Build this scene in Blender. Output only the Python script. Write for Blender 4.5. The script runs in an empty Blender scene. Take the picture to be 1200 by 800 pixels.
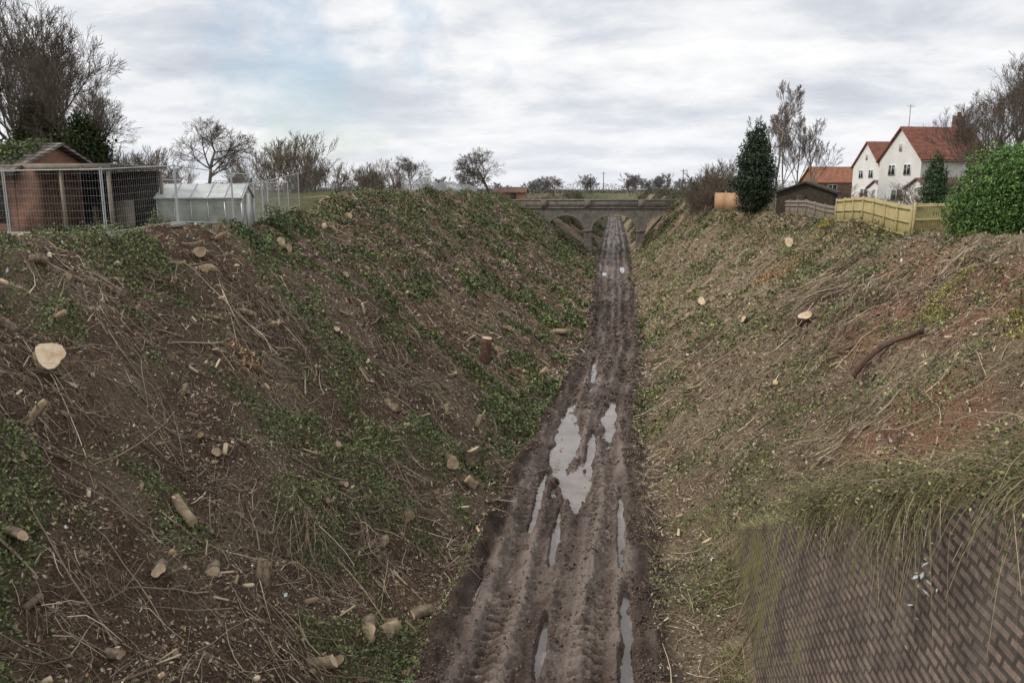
import bpy, math, random
import numpy as np
from mathutils import Vector
sc=bpy.context.scene
rng=np.random.default_rng(7)
random.seed(5)
# ---------- noise ----------
def vn(x,y,s=0):
    xi=np.floor(x); yi=np.floor(y); fx=x-xi; fy=y-yi
    fx=fx*fx*(3-2*fx); fy=fy*fy*(3-2*fy)
    def h(a,b):
        v=np.sin(a*127.1+b*311.7+s*74.7)*43758.5453
        return v-np.floor(v)
    return (h(xi,yi)*(1-fx)+h(xi+1,yi)*fx)*(1-fy)+(h(xi,yi+1)*(1-fx)+h(xi+1,yi+1)*fx)*fy
def fbm(x,y,f,o=3,s=0):
    t=0;a=1;n=0
    for i in range(o):
        t=t+a*vn(x*f+i*17.3,y*f-i*9.1,s+i); n+=a; a*=.5; f*=2.03
    return t/n
def ss(a,b,x):
    t=np.clip((x-a)/(b-a),0,1); return t*t*(3-2*t)
T=lambda y,ys,vs: np.interp(y,ys,vs)
def cen(y): return T(y,[-30,15,24,33,52,122,900],[-1.7,-1.3,-1.16,-.94,.1,.1,.1])
def wid(y): return T(y,[0,15,24,33,52,122,900],[2.4,2.35,2.1,1.8,1.6,2.2,2.2])
def rimL(y): return T(y,[0,15,22,30,40,52,90,127,300],[-15.5,-15.5,-14.9,-14,-16,-17,-17,-16,-15])
def zLt(y): return T(y,[0,22,30,40,46,54,90,127,300],[8.8,8.6,8.4,8.3,8.8,9.7,9.4,8.4,8.6])
def rimR(y): return T(y,[0,42,60,80,100,127,300],[14,14.2,15,13.2,11.2,10,12])
def zRt(y): return T(y,[0,10,30,42,60,90,127,300],[8.6,8.6,8.1,7.7,7.6,8,8.3,8.6])
def wxt(y): return T(y,[0,2,8,13.4,21,24],[4.8,4.6,4.0,3.6,3.5,3.5])
def wzt(y): return T(y,[0,3,8,13.4,21,23.5],[9,9,7.0,4.5,.9,-.4])
def wxb(y): return T(y,[0,2,15,21],[2.6,2.7,2.94,3.4])
PUD=[(-1.7,31.2,.5,5.6),(-.05,34.4,.42,3.2),(-1.15,26,.42,2.6),(-3.3,18.4,.2,2.),(.5,16.3,.16,2.4),(-1.45,21.6,.12,2.4),(.45,22.4,.12,2.6),(-.65,28.6,.2,3.2),(-.9,96,.5,3),(1.2,102,.6,4),(-.9,43,.2,3.5),(-2.2,24,.12,3),(-1.35,15.8,.12,1.2)]
def ruts(x,y,d,w):
    rut=0
    for o,a,wd in((-1.35,.15,.22),(-.35,.07,.15),(.45,.08,.15),(1.3,.16,.22)):
        oo=o*w/2.2+(vn(y*.12,y*0+o,5)-.5)*.5+(vn(y*.5,y*0+o,25)-.5)*.12
        e_=np.abs(d-oo)/wd
        rut=rut+a*(-np.exp(-e_**2)*(.35+.8*vn(y*.3,y*0+o*3,6))+.6*np.exp(-((e_-1.9)/.6)**2)*(.4+vn(y*1.3,d*3,8)))
    lug=0
    for o in(-.85,.9):
        oo=o*w/2.2+(vn(y*.1,y*0+o,9)-.5)*.6
        m=ss(.40,.32,np.abs(d-oo))*ss(.3,.45,vn(y*.3,y*0+o,14))
        lug=lug+m*.05*np.tanh(2*np.sin(y*2*np.pi/.34+np.abs(d-oo)*5))
    return rut,lug
def puddle(x,y):
    flat=0
    for px,py,rx,ry in PUD:
        q=((x-px)/rx)**2+((y-py)/ry)**2
        q=q+(fbm(x*2.2,y*.9,1.5,4,81)-.5)*2.6
        flat=np.maximum(flat,ss(1.5,.6,q))
    return flat
def H(x,y):
    x=np.asarray(x,float); y=np.asarray(y,float)
    c=cen(y); w=wid(y); d=x-c
    tl=c-w-.45; rl=rimL(y)+(fbm(x*0,y,.15,2,3)-.5)*1.6; zl=zLt(y)
    s=np.clip((tl-x)/(tl-rl),0,1); fl=.72*s+.28*s*s*(3-2*s)
    zl_=zl*fl
    back=np.clip((rl-x-6)/25,0,1); zl_=np.where(x<rl,zl+(8.7-zl)*back,zl_)
    tr=c+w+T(y,[10,20,26,40],[1.7,1.5,.8,.5]); rr=rimR(y)+(fbm(x*0+5,y,.15,2,8)-.5)*1.2; zr=zRt(y)
    s2=np.clip((x-tr)/(rr-tr),0,1); fr=.75*s2+.25*s2*s2*(3-2*s2)
    z=np.where(d<0,zl_,zr*fr)
    bank=np.clip(np.where(d<0,s,s2)*12,0,1)
    rough=(fbm(x,y,.33,2,11)-.5)*.8+(fbm(x,y,1.3,2,21)-.5)*.65+(fbm(x,y,4,2,31)-.5)*.3
    plat=np.clip(1-np.abs(np.where(d<0,np.clip(rl-x,0,99),np.clip(x-rr,0,99)))/6,.25,1)
    z=z+rough*(.12+.88*bank)*plat
    xt=wxt(y); zt=wzt(y)
    zz=np.minimum(zt-.12+.4*(x-xt),zr+.2)+rough*.7*np.clip((x-xt-.3)/1.5,0,1)
    ramp=np.clip((x-xt+.05)/.2,0,1)
    z=np.where((y<24)&(d>0),np.where(x>xt-.05,np.maximum(z,np.minimum(zz,99)*ramp+z*(1-ramp)),np.where(y<20.5,np.minimum(z,.35+rough*.3),z)),z)
    ad=np.abs(d)
    wob=(fbm(x,y,.5,2,41)-.5)*.5
    edge=ss(w+.25,w-.35,ad+wob)
    rut,lug=ruts(x,y,d,w)
    mud=.20+rut+lug+(fbm(x,y,1.1,2,51)-.5)*.12+(fbm(x,y,4,3,61)-.5)*.18+(fbm(x*2,y*.8,9,2,71)-.5)*.12
    flat=puddle(x,y)
    mud=mud*(1-flat)+(-.05+.4*(mud-.20))*flat
    z=z*(1-edge)+mud*edge
    berm=np.exp(-((ad+wob*.6-w-.1)/.3)**2)*(.05+.8*fbm(x,y,1.6,3,91)**1.5)*np.where(d<0,1,.6)
    z=z+berm
    k=ss(330,520,y); z=z*(1-k)+8.8*k
    k2=ss(1000,3000,np.hypot(x,y)); z=z*(1-k2)+8*k2
    return z
def mudmask(x,y):
    c=cen(y);w=wid(y);d=np.abs(x-c); wob=(fbm(x,y,.8,4,44)-.5)*1.3
    return ss(w+.8,w+.4,d+wob)
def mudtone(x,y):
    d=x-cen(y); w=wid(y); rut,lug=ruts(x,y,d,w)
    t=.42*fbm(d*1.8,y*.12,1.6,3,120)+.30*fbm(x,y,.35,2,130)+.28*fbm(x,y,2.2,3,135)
    t=t+np.clip(rut,-.12,.1)*1.1+lug*1.6  # ruts and tread grooves darkened, crests lightened: painted relief shading, partly wetness
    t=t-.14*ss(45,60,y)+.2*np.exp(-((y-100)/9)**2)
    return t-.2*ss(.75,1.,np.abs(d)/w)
# ---------- materials ----------
def mat(name):
    m=bpy.data.materials.new(name); m.use_nodes=True; nt=m.node_tree
    return m,nt,nt.nodes['Principled BSDF']
def coords(nt):
    return nt.nodes.new('ShaderNodeTexCoord').outputs['Object']
def noise(nt,scale,detail=4,vec=None,rough=.6):
    n=nt.nodes.new('ShaderNodeTexNoise'); n.inputs['Scale'].default_value=scale; n.inputs['Detail'].default_value=detail; n.inputs['Roughness'].default_value=rough
    nt.links.new(vec if vec is not None else coords(nt),n.inputs['Vector']); return n.outputs['Fac']
def ramp(nt,fac,stops):
    r=nt.nodes.new('ShaderNodeValToRGB'); e=r.color_ramp.elements
    while len(e)<len(stops): e.new(.5)
    for i,(p,c) in enumerate(stops):
        e[i].position=p; e[i].color=(c,c,c,1) if not isinstance(c,tuple) else (*c,1)
    nt.links.new(fac,r.inputs[0]); return r.outputs[0]
def mixc(nt,f,a,b,mode='MIX'):
    m=nt.nodes.new('ShaderNodeMix'); m.data_type='RGBA'; m.blend_type=mode
    for s,v in((0,f),(6,a),(7,b)):
        if isinstance(v,bpy.types.NodeSocket): nt.links.new(v,m.inputs[s])
        elif s==0: m.inputs[0].default_value=v
        else: m.inputs[s].default_value=(*v,1)
    return m.outputs[2]
def math_(nt,op,a,b):
    n=nt.nodes.new('ShaderNodeMath'); n.operation=op
    for i,v in enumerate((a,b)):
        if isinstance(v,bpy.types.NodeSocket): nt.links.new(v,n.inputs[i])
        else: n.inputs[i].default_value=v
    return n.outputs[0]
def bump(nt,b,h,st,dist=.05):
    n=nt.nodes.new('ShaderNodeBump'); n.inputs['Strength'].default_value=st; n.inputs['Distance'].default_value=dist
    nt.links.new(h,n.inputs['Height']); nt.links.new(n.outputs[0],b.inputs['Normal'])
def simple(name,c1,c2,scale=3,rough=.85,bs=.3,bd=.02,spec=.3,metal=0,lo=.3,hi=.7):
    m,nt,b=mat(name); f=noise(nt,scale,5)
    nt.links.new(ramp(nt,f,[(lo,c1),(hi,c2)]),b.inputs['Base Color']); b.inputs['Roughness'].default_value=rough
    b.inputs['Specular IOR Level'].default_value=spec; b.inputs['Metallic'].default_value=metal
    if bs: bump(nt,b,f,bs,bd)
    return m
def attr(nt,n='Col'):
    a=nt.nodes.new('ShaderNodeAttribute'); a.attribute_name=n; return a
def vcol(name,rough=.8,spec=.2):
    m,nt,b=mat(name); a=attr(nt)
    nt.links.new(a.outputs['Color'],b.inputs['Base Color'])
    b.inputs['Roughness'].default_value=rough; b.inputs['Specular IOR Level'].default_value=spec
    return m
M_twig=vcol('twig_bark',.85,.15); M_leaf=vcol('leaf',.55,.3); M_straw=vcol('dead_straw',.8,.15); M_clod=vcol('wet_mud_clod',.6,.3)
def ground_mat(name):
    m,nt,b=mat(name); co=coords(nt)
    a=attr(nt); mk=attr(nt,'mud'); tn=attr(nt,'tone')
    n1=noise(nt,2.2,4,co,.7); n2=noise(nt,16,4,co,.75); n3=noise(nt,45,1,co,.7)
    soil=mixc(nt,1,a.outputs['Color'],ramp(nt,n2,[(.3,.3),(.5,.95),(.72,1.9)]),'MULTIPLY')
    fleck=ramp(nt,n3,[(.54,0.0),(.62,1.0)])
    fl2=mixc(nt,1,fleck,ramp(nt,n1,[(.42,0.),(.6,.8)]),'MULTIPLY')
    soil=mixc(nt,fl2,soil,(.30,.235,.165))
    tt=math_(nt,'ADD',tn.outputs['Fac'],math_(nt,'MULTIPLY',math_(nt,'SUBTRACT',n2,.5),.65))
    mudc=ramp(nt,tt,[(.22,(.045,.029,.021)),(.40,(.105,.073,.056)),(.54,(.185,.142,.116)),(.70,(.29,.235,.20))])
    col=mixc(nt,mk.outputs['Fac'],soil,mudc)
    nt.links.new(col,b.inputs['Base Color'])
    r=ramp(nt,tt,[(.25,.75),(.40,.36),(.6,.62)])
    r2=mixc(nt,mk.outputs['Fac'],(.92,.92,.92),r)
    nt.links.new(r2,b.inputs['Roughness'])
    s2=mixc(nt,mk.outputs['Fac'],(.1,.1,.1),(.3,.3,.3)); nt.links.new(s2,b.inputs['Specular IOR Level'])
    bump(nt,b,n2,1.,.09)
    return m
M_ground=ground_mat('earth_and_litter')
def brickmat(name,c1,c2,mortar,vecmode='YZ',moss=None,bscale=1.):
    m,nt,b=mat(name); co=coords(nt); sp=nt.nodes.new('ShaderNodeSeparateXYZ'); nt.links.new(co,sp.inputs[0]); cm=nt.nodes.new('ShaderNodeCombineXYZ')
    if vecmode=='YZ': nt.links.new(sp.outputs[1],cm.inputs[0])
    elif vecmode=='XZ': nt.links.new(sp.outputs[0],cm.inputs[0])
    else: nt.links.new(math_(nt,'ADD',sp.outputs[0],sp.outputs[1]),cm.inputs[0])
    nt.links.new(sp.outputs[2],cm.inputs[1])
    bt=nt.nodes.new('ShaderNodeTexBrick'); nt.links.new(cm.outputs[0],bt.inputs['Vector']); bt.inputs['Scale'].default_value=1
    bt.inputs['Brick Width'].default_value=.23*bscale; bt.inputs['Row Height'].default_value=.08*bscale; bt.inputs['Mortar Size'].default_value=(.017 if moss else .012)*bscale; bt.inputs['Mortar Smooth'].default_value=.15
    bt.inputs['Color1'].default_value=(*c1,1); bt.inputs['Color2'].default_value=(*c2,1); bt.inputs['Mortar'].default_value=(*mortar,1)
    n1=noise(nt,1.3,6,co,.7); n2=noise(nt,9,4,co,.7)
    col=mixc(nt,1,bt.outputs['Color'],ramp(nt,n1,[(.3,.5),(.7,1.4)]),'MULTIPLY')
    hgt=math_(nt,'SUBTRACT',math_(nt,'MULTIPLY',n2,.4),bt.outputs['Fac'])
    if moss:
        col=mixc(nt,1,col,ramp(nt,n2,[(.3,.7),(.7,1.35)]),'MULTIPLY')
        st=nt.nodes.new('ShaderNodeMapping'); st.inputs['Scale'].default_value=(1,1,.15); nt.links.new(co,st.inputs[0]); n4=noise(nt,2.,4,st.outputs[0],.6)
        col=mixc(nt,ramp(nt,n4,[(.48,0.),(.72,.4)]),col,(.22,.19,.155))
        mr=nt.nodes.new('ShaderNodeMapRange'); nt.links.new(sp.outputs[1],mr.inputs[0]); mr.inputs[1].default_value=moss[0]; mr.inputs[2].default_value=moss[1]; mr.inputs[3].default_value=-.16; mr.inputs[4].default_value=.08
        mk=ramp(nt,math_(nt,'ADD',math_(nt,'ADD',mr.outputs[0],math_(nt,'ADD',math_(nt,'MULTIPLY',n4,.5),math_(nt,'MULTIPLY',n1,.5))),math_(nt,'MULTIPLY',math_(nt,'SUBTRACT',n2,.5),.7)),[(.52,0.),(.64,.8)])
        col=mixc(nt,mk,col,ramp(nt,n2,[(.3,(.06,.065,.02)),(.7,(.23,.21,.05))]))
        # the toe of the wall is rendered: courses fade out there
    nt.links.new(col,b.inputs['Base Color']); b.inputs['Roughness'].default_value=.85
    bump(nt,b,hgt,1. if moss else .6,.05 if moss else .015)
    return m
# ---------- mesh helpers ----------
def mkmesh(name,V,F,cols=None,m=None,smooth=False,extra=None):
    V=np.asarray(V,np.float32).reshape(-1,3); F=np.asarray(F,np.int32); k=F.shape[1]
    me=bpy.data.meshes.new(name); me.vertices.add(len(V)); me.vertices.foreach_set('co',V.ravel())
    me.loops.add(F.size); me.loops.foreach_set('vertex_index',F.ravel())
    me.polygons.add(len(F)); me.polygons.foreach_set('loop_start',np.arange(0,F.size,k,dtype=np.int32))
    try: me.polygons.foreach_set('loop_total',np.full(len(F),k,np.int32))
    except Exception: pass
    if smooth: me.polygons.foreach_set('use_smooth',np.ones(len(F),bool))
    me.update(calc_edges=True)
    if cols is not None:
        c=np.ones((len(V),4),np.float32); c[:,:3]=cols
        at=me.color_attributes.new('Col','FLOAT_COLOR','POINT'); at.data.foreach_set('color',c.ravel())
    if extra:
        for n_,v_ in extra.items():
            at=me.attributes.new(n_,'FLOAT','POINT'); at.data.foreach_set('value',np.asarray(v_,np.float32).ravel())
    if m: me.materials.append(m)
    return me
def obj(name,me,parent=None,loc=(0,0,0),rz=0,sc_=1):
    o=bpy.data.objects.new(name,me); sc.collection.objects.link(o); o.location=loc; o.rotation_euler=(0,0,rz)
    o.scale=(sc_,)*3 if not isinstance(sc_,tuple) else sc_
    if parent: o.parent=parent
    return o
def empty(name,loc=(0,0,0),rz=0):
    o=bpy.data.objects.new(name,None); sc.collection.objects.link(o); o.location=loc; o.rotation_euler=(0,0,rz); return o
def nrm(a): return a/np.maximum(np.linalg.norm(a,axis=-1,keepdims=True),1e-9)
def polytubes(P,R,k=3,cols=None):
    P=np.asarray(P,float);R=np.asarray(R,float); n,m_,_=P.shape
    d=nrm(P[:,-1]-P[:,0]); ref=np.where(np.abs(d[:,2:3])>.9,np.array([[1.,0,0]]),np.array([[0,0,1.]]))
    u=nrm(np.cross(d,ref)); v=np.cross(d,u); an=np.arange(k)*2*np.pi/k
    ring=np.cos(an)[None,:,None]*u[:,None]+np.sin(an)[None,:,None]*v[:,None]
    V=P[:,:,None]+R[:,:,None,None]*ring[:,None]
    base=(np.arange(n)*m_*k)[:,None,None]+(np.arange(m_-1)*k)[None,:,None]; j=np.arange(k)[None,None,:]; j2=(j+1)%k
    F=np.stack([base+j,base+j2,base+j2+k,base+j+k],-1).reshape(-1,4)
    C=None if cols is None else np.repeat(cols,m_*k,axis=0)
    return V.reshape(-1,3),F,C
def quads(P,size,nor=None,spread=1.,asp=.55,cols=None):
    n=len(P); r=rng.normal(size=(n,3))
    if nor is not None: r=nrm(nrm(r)*spread+nor)
    else: r=nrm(r)
    a=nrm(np.cross(r,rng.normal(size=(n,3)))); b=np.cross(r,a); s=np.asarray(size).reshape(-1,1)*np.ones((n,1))
    V=np.stack([P+a*s,P+b*s*asp,P-a*s,P-b*s*asp],1).reshape(-1,3)
    F=np.arange(4*n).reshape(n,4); return V,F,np.repeat(cols,4,axis=0)
def merge(L):
    V=[];F=[];C=[];o=0
    for v,f,c in L:
        V.append(v);F.append(f+o);C.append(c);o+=len(v)
    return np.concatenate(V),np.concatenate(F),np.concatenate(C)
def pal(n,cols,jit=.25):
    cols=np.array(cols); c=cols[rng.integers(0,len(cols),n)]
    return np.clip(c*(1+rng.normal(size=(n,1))*jit),.005,.9)
_bx=np.array([[-1,-1,-1],[1,-1,-1],[1,1,-1],[-1,1,-1],[-1,-1,1],[1,-1,1],[1,1,1],[-1,1,1]])*.5
_bf=np.array([[0,3,2,1],[4,5,6,7],[0,1,5,4],[1,2,6,5],[2,3,7,6],[3,0,4,7]])
def box(name,c,s,m,parent=None,rz=0,bev=0):
    me=mkmesh(name,_bx*np.array(s),_bf,None,m); o=obj(name,me,parent,c,rz)
    if bev:
        b=o.modifiers.new('bevel','BEVEL'); b.width=bev; b.segments=1
    return o
def poly(name,V,F,m,parent=None,loc=(0,0,0),rz=0):
    me=bpy.data.meshes.new(name); me.from_pydata([tuple(v) for v in V],[],F); me.materials.append(m); return obj(name,me,parent,loc,rz)
def hz(x,y): return float(H(np.array([x]),np.array([y]))[0])
D=math.radians
# ---------- terrain ----------
def seq(parts): return np.concatenate([np.arange(a,b-1e-6,s) for a,b,s in parts])
def geo(a,b,n): return np.geomspace(a,b,n)
xs=np.concatenate([-geo(2500,26,34),seq([(-25,-19,.5),(-19,-4.2,.12),(-4.2,2.2,.04),(2.2,5.2,.1),(5.2,17,.13),(17,24,.5)]),geo(24,2500,36)])
ys=np.concatenate([seq([(-60,4,4),(4,13.,.12),(13,30,.05),(30,45,.1),(45,70,.2),(70,140,.5),(140,300,3)]),geo(300,4000,40)])
X,Y=np.meshgrid(xs,ys); Z=H(X,Y)
nx=len(xs); i_=np.arange(len(ys)-1)[:,None]*nx+np.arange(nx-1)[None,:]
F=np.stack([i_,i_+1,i_+1+nx,i_+nx],-1); V=np.stack([X,Y,Z],-1).reshape(-1,3); x=X.ravel();y=Y.ravel()
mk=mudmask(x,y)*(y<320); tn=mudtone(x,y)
def gmask(x,y): return .7*fbm(x,y,.7,4,111)+.3*fbm(x,y,.18,2,115)
def groundcol(x,y):
    n=fbm(x,y,.25,3,101)[:,None]; n2=gmask(x,y)[:,None]; c=cen(y)
    right=(x>c)[:,None]
    dark=np.array([.12,.080,.058]); red=np.array([.20,.115,.078]); grn=np.array([.12,.125,.058]); tan=np.array([.29,.23,.155])
    L=dark+(red-dark)*ss(.48,.70,n)*.8; L=L+(grn-L)*ss(.48,.62,n2)*.7; L=L+(tan-L)*ss(.48,.68,fbm(x,y,.5,2,5)[:,None])*.5
    R=tan*.9+(dark*1.3-tan*.9)*ss(.45,.65,n)*.6; R=R+(grn*1.3-R)*ss(.5,.66,n2)*.5
    for (px,py,rx,ry) in((11.5,26,2.2,4),(8,21,1.6,2.4),(12.3,34,1.5,4),(9.5,30,1.6,2)):
        q=((x-px)/rx)**2+((y-py)/ry)**2; k=(ss(1.5,.2,q+(fbm(x,y,.8,3,7)-.5)*2.5))[:,None]
        R=R+(np.array([.28,.15,.095])-R)*k*.75
    C=np.where(right,R,L)
    out=((x<rimL(y)-1)|(x>rimR(y)+1.5)|(y>330))[:,None]
    field=np.array([.12,.125,.06])*(.7+.6*n2)
    return np.where(out,field,C)
C=groundcol(x,y)
fx=.5*(xs[1:]+xs[:-1])[None,:]; fy=.5*(ys[1:]+ys[:-1])[:,None]
isT=(fx>-4.2)&(fx<2.6)&(fy>4)&(fy<300)
def sub(name,mask,m):
    FF=F[mask].reshape(-1,4); u,inv=np.unique(FF,return_inverse=True)
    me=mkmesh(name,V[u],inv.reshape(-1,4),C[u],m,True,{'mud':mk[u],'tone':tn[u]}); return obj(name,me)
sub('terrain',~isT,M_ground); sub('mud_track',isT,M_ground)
m,nt,b=mat('muddy_water'); co=coords(nt)
nt.links.new(ramp(nt,noise(nt,1.2,4,co),[(.35,(.15,.118,.095)),(.65,(.24,.20,.17))]),b.inputs['Base Color']); b.inputs['Roughness'].default_value=.03; b.inputs['IOR'].default_value=1.5
b.inputs['Specular IOR Level'].default_value=.8
bump(nt,b,noise(nt,5,2,co),.06,.02)
cy=np.arange(12,110,1.); cc=cen(cy); ww=wid(cy)-.1
Vw=np.concatenate([np.stack([cc-ww,cy,cy*0],-1),np.stack([cc+ww,cy,cy*0],-1)]); n_=len(cy)
obj('puddle_water',mkmesh('puddle_water',Vw,[[i,n_+i,n_+i+1,i+1] for i in range(n_-1)],None,m))
n=34000; y=12*(90/12)**rng.random(n); d=rng.random(n)*2-1; d=np.where(rng.random(n)<.55,np.sign(d)*(.82+.35*np.abs(d)),d); x=cen(y)+d*wid(y)
k=rng.random(n)<ss(.4,.62,fbm(x,y,1.3,3,601)); x,y=x[k],y[k]; z=H(x,y); k=z>.03; x,y,z=x[k],y[k],z[k]; n=len(x)
s=(.012+.045*rng.random(n)**2.2)*np.clip(y/24,.8,2.2); oc=np.array([[1,0,0],[0,1,0],[-1,0,0],[0,-1,0],[0,0,1],[0,0,-1]],float)
Vc=np.stack([x,y,z+s*.25],-1)[:,None]+oc[None]*s[:,None,None]*(.55+.8*rng.random((n,6,1)))+rng.normal(size=(n,6,3))*s[:,None,None]*.25
Fc=(np.array([[0,1,4],[1,2,4],[2,3,4],[3,0,4],[1,0,5],[2,1,5],[3,2,5],[0,3,5]])[None]+6*np.arange(n)[:,None,None]).reshape(-1,3)
obj('mud_clods',mkmesh('mud_clods',Vc,Fc,np.repeat(pal(n,[(.12,.085,.065),(.17,.125,.10),(.08,.055,.04)],.2),6,axis=0),M_clod))
# ---------- ground scatter ----------
def samp(n,side,y0,y1,pad=1.5):
    y=y0*(y1/y0)**rng.random(n); c=cen(y); w=wid(y)
    if side=='L': a=c-w-.1; b=rimL(y)-pad
    else: a=c+w+.1; b=rimR(y)+pad
    x=a+(b-a)*rng.random(n)
    ok=~((y<21)&(x>wxb(y)-.1)&(x<wxt(y)+.3))
    return x[ok],y[ok]
def nor_at(x,y):
    e=.25; z=H(x,y); return nrm(np.stack([-(H(x+e,y)-z)/e,-(H(x,y+e)-z)/e,np.ones_like(x)],-1))
LITTER=[(.28,.21,.145),(.38,.30,.21),(.15,.10,.07),(.50,.42,.31),(.11,.075,.05),(.32,.21,.13)]
L=[]
for side,n in(('L',140000),('R',110000)):
    x,y=samp(n,side,8.5,125); keep=rng.random(len(x))<.3+.7*ss(.38,.6,fbm(x,y,.7,3,301)); x,y=x[keep],y[keep]
    P=np.stack([x,y,H(x,y)+.015+rng.random(len(x))*.06],-1)
    L.append(quads(P,(.025+.06*rng.random(len(x))**2)*np.clip(y/22,.8,3),nor_at(x,y),.7,.4,pal(len(x),LITTER,.3)))
v,f,c=merge(L); obj('leaf_litter',mkmesh('leaf_litter',v,f,c,M_leaf))
L=[]
GRN=[(.10,.135,.045),(.14,.18,.06),(.07,.095,.035),(.20,.22,.085)]
for side,n in(('L',280000),('R',120000)):
    x,y=samp(n,side,8.5,125); g=gmask(x,y); keep=rng.random(len(x))<ss(.505,.60,g)+.03; x,y=x[keep],y[keep]; g=g[keep]
    P=np.stack([x,y,H(x,y)+rng.random(len(x))**1.3*.1+rng.random(len(x))*2.2*np.clip(g-.52,0,.2)],-1)
    L.append(quads(P,(.026+.035*rng.random(len(x)))*np.clip(y/22,.8,3.0),nor_at(x,y),1.,.6,pal(len(x),GRN if side=='L' else GRN+[(.27,.25,.12)],.4)))
v,f,c=merge(L); obj('ivy_ground_cover',mkmesh('ivy_ground_cover',v,f,c,M_leaf))
TW=[(.28,.21,.15),(.42,.34,.24),(.18,.13,.09),(.54,.45,.33),(.24,.19,.15),(.13,.09,.065)]
def lying(x,y,L,r,az,lift=.03,rise=.1,m_=4,bend=.25):
    n=len(x); t=np.linspace(0,1,m_)[None,:]; bx=rng.normal(size=(n,1))*bend*L[:,None]
    px=x[:,None]+np.cos(az)[:,None]*L[:,None]*t-np.sin(az)[:,None]*bx*t*(1-t)*2
    py=y[:,None]+np.sin(az)[:,None]*L[:,None]*t+np.cos(az)[:,None]*bx*t*(1-t)*2
    pz=H(px,py)
    ch=pz[:,:1]*(1-t)+pz[:,-1:]*t; pz=np.maximum(pz*.4+ch*.6,pz-.02)+np.reshape(lift,(-1,1))*rng.random((n,1))+rng.random((n,1))**3*rise*t*4*L[:,None]*.5
    return np.stack([px,py,pz],-1), r[:,None]*np.linspace(1,.35,m_)[None,:]
def notrack(x,y,az,L_):
    xe=x+np.cos(az)*L_; ye=y+np.sin(az)*L_
    c=cen(ye); return np.abs(xe-c)>wid(ye)-.2
L=[]
for side,n in(('L',26000),('R',23000)):
    x,y=samp(n,side,8.5,120); n=len(x); k=rng.random(n)<.25+.75*ss(.42,.6,fbm(x,y,.5,3,401)); x,y=x[k],y[k]; n=len(x)
    Ln=.1+rng.random(n)**2.2*1.0; r=(.005+.014*rng.random(n)**2)*np.clip(y/20,.85,2.5)
    az=rng.random(n)*np.pi*2 if side=='L' else rng.normal(size=n)*.9+.5
    P,R=lying(x,y,Ln,r,az,.06); L.append(polytubes(P,R,3,pal(n,TW,.3)))
    n=520; x,y=samp(n,side,9,110); n=len(x); Ln=.6+rng.random(n)**2*2.4; r=(.012+.03*rng.random(n)**2)*np.clip(y/30,.9,2)
    az=rng.random(n)*np.pi*2 if side=='L' else rng.normal(size=n)*.5+.6
    k=notrack(x,y,az,Ln); x,y,Ln,r,az=x[k],y[k],Ln[k],r[k],az[k]
    P,R=lying(x,y,Ln,r,az,.08,.05,6,.12); L.append(polytubes(P,R,5,pal(len(x),TW,.25)))
v,f,c=merge(L); obj('brushwood_debris',mkmesh('brushwood_debris',v,f,c,M_twig))
L=[]
hs=[]
for i in range(100):
    side='L' if i%5<3 else 'R'; a,b_=samp(8,side,9,95,-.5); hs.append((a[0],b_[0],random.uniform(.4,1.1),side))
hs+=[(-5.4,20.1,1.1,'L'),(-6.5,18.5,1.2,'L'),(-7.2,16.5,1.2,'L'),(-5.6,13.5,1,'L'),(-10.5,21.6,.9,'L'),(-13.3,20,.9,'L'),(7,23.6,1.2,'R'),(10,33,1.6,'R'),(9,37,1.6,'R'),(11,40,1.6,'R'),(8,30,1.3,'R'),(5.5,22,1.1,'R'),(12,30,1.4,'R')]
for(hx,hy,hr,side) in hs:
    n=int(120*hr); x=hx+rng.normal(size=n)*hr*.5; y=hy+rng.normal(size=n)*hr*.6; main=rng.random()*6.28
    q=np.exp(-((x-hx)**2+(y-hy)**2)/(hr*hr*.5)); az=main+rng.normal(size=n)*.7+np.pi*(rng.random(n)<.5); Ln=(.2+rng.random(n)*1.0)*hr; r=(.005+.014*rng.random(n)**2)*max(.85,min(2.4,hy/20))
    k=notrack(x,y,az,Ln)&(np.abs(x-cen(y))>wid(y)+.1)&~((y<21)&(x>cen(y))&(x<wxt(y)+.2)); x,y,az,Ln,r,q=x[k],y[k],az[k],Ln[k],r[k],q[k]
    if len(x)<3: continue
    P,R=lying(x,y,Ln,r,az,q*.5*hr,.12); L.append(polytubes(P,R,3,pal(len(x),TW,.3)))
v,f,c=merge(L); obj('brushwood_heap',mkmesh('brushwood_heap',v,f,c,M_twig))
m_n=1100; x,y=samp(m_n,'L',9,80); x2,y2=samp(350,'R',10,80); x=np.concatenate([x,x2]);y=np.concatenate([y,y2]); n=len(x)
az=rng.random(n)*6.28; Ln=.08+.35*rng.random(n)**2; r=(.015+.06*rng.random(n)**2.5); d=np.stack([np.cos(az),np.sin(az),rng.normal(size=n)*.5],-1)
P0=np.stack([x,y,H(x,y)+r*.7],-1); P=np.stack([P0,P0+d*Ln[:,None]*.99,P0+d*Ln[:,None]],1); R=np.stack([r,r*.9,r*.02],1)
v,f,c=polytubes(P,R,7,pal(n,[(.34,.25,.16),(.55,.42,.28),(.22,.16,.11),(.68,.55,.38)],.2)); obj('wood_offcuts',mkmesh('wood_offcuts',v,f,c,M_twig))
L=[]
ST=[(.46,.38,.23),(.36,.30,.18),(.29,.26,.13),(.24,.24,.11),(.54,.46,.31)]
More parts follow.
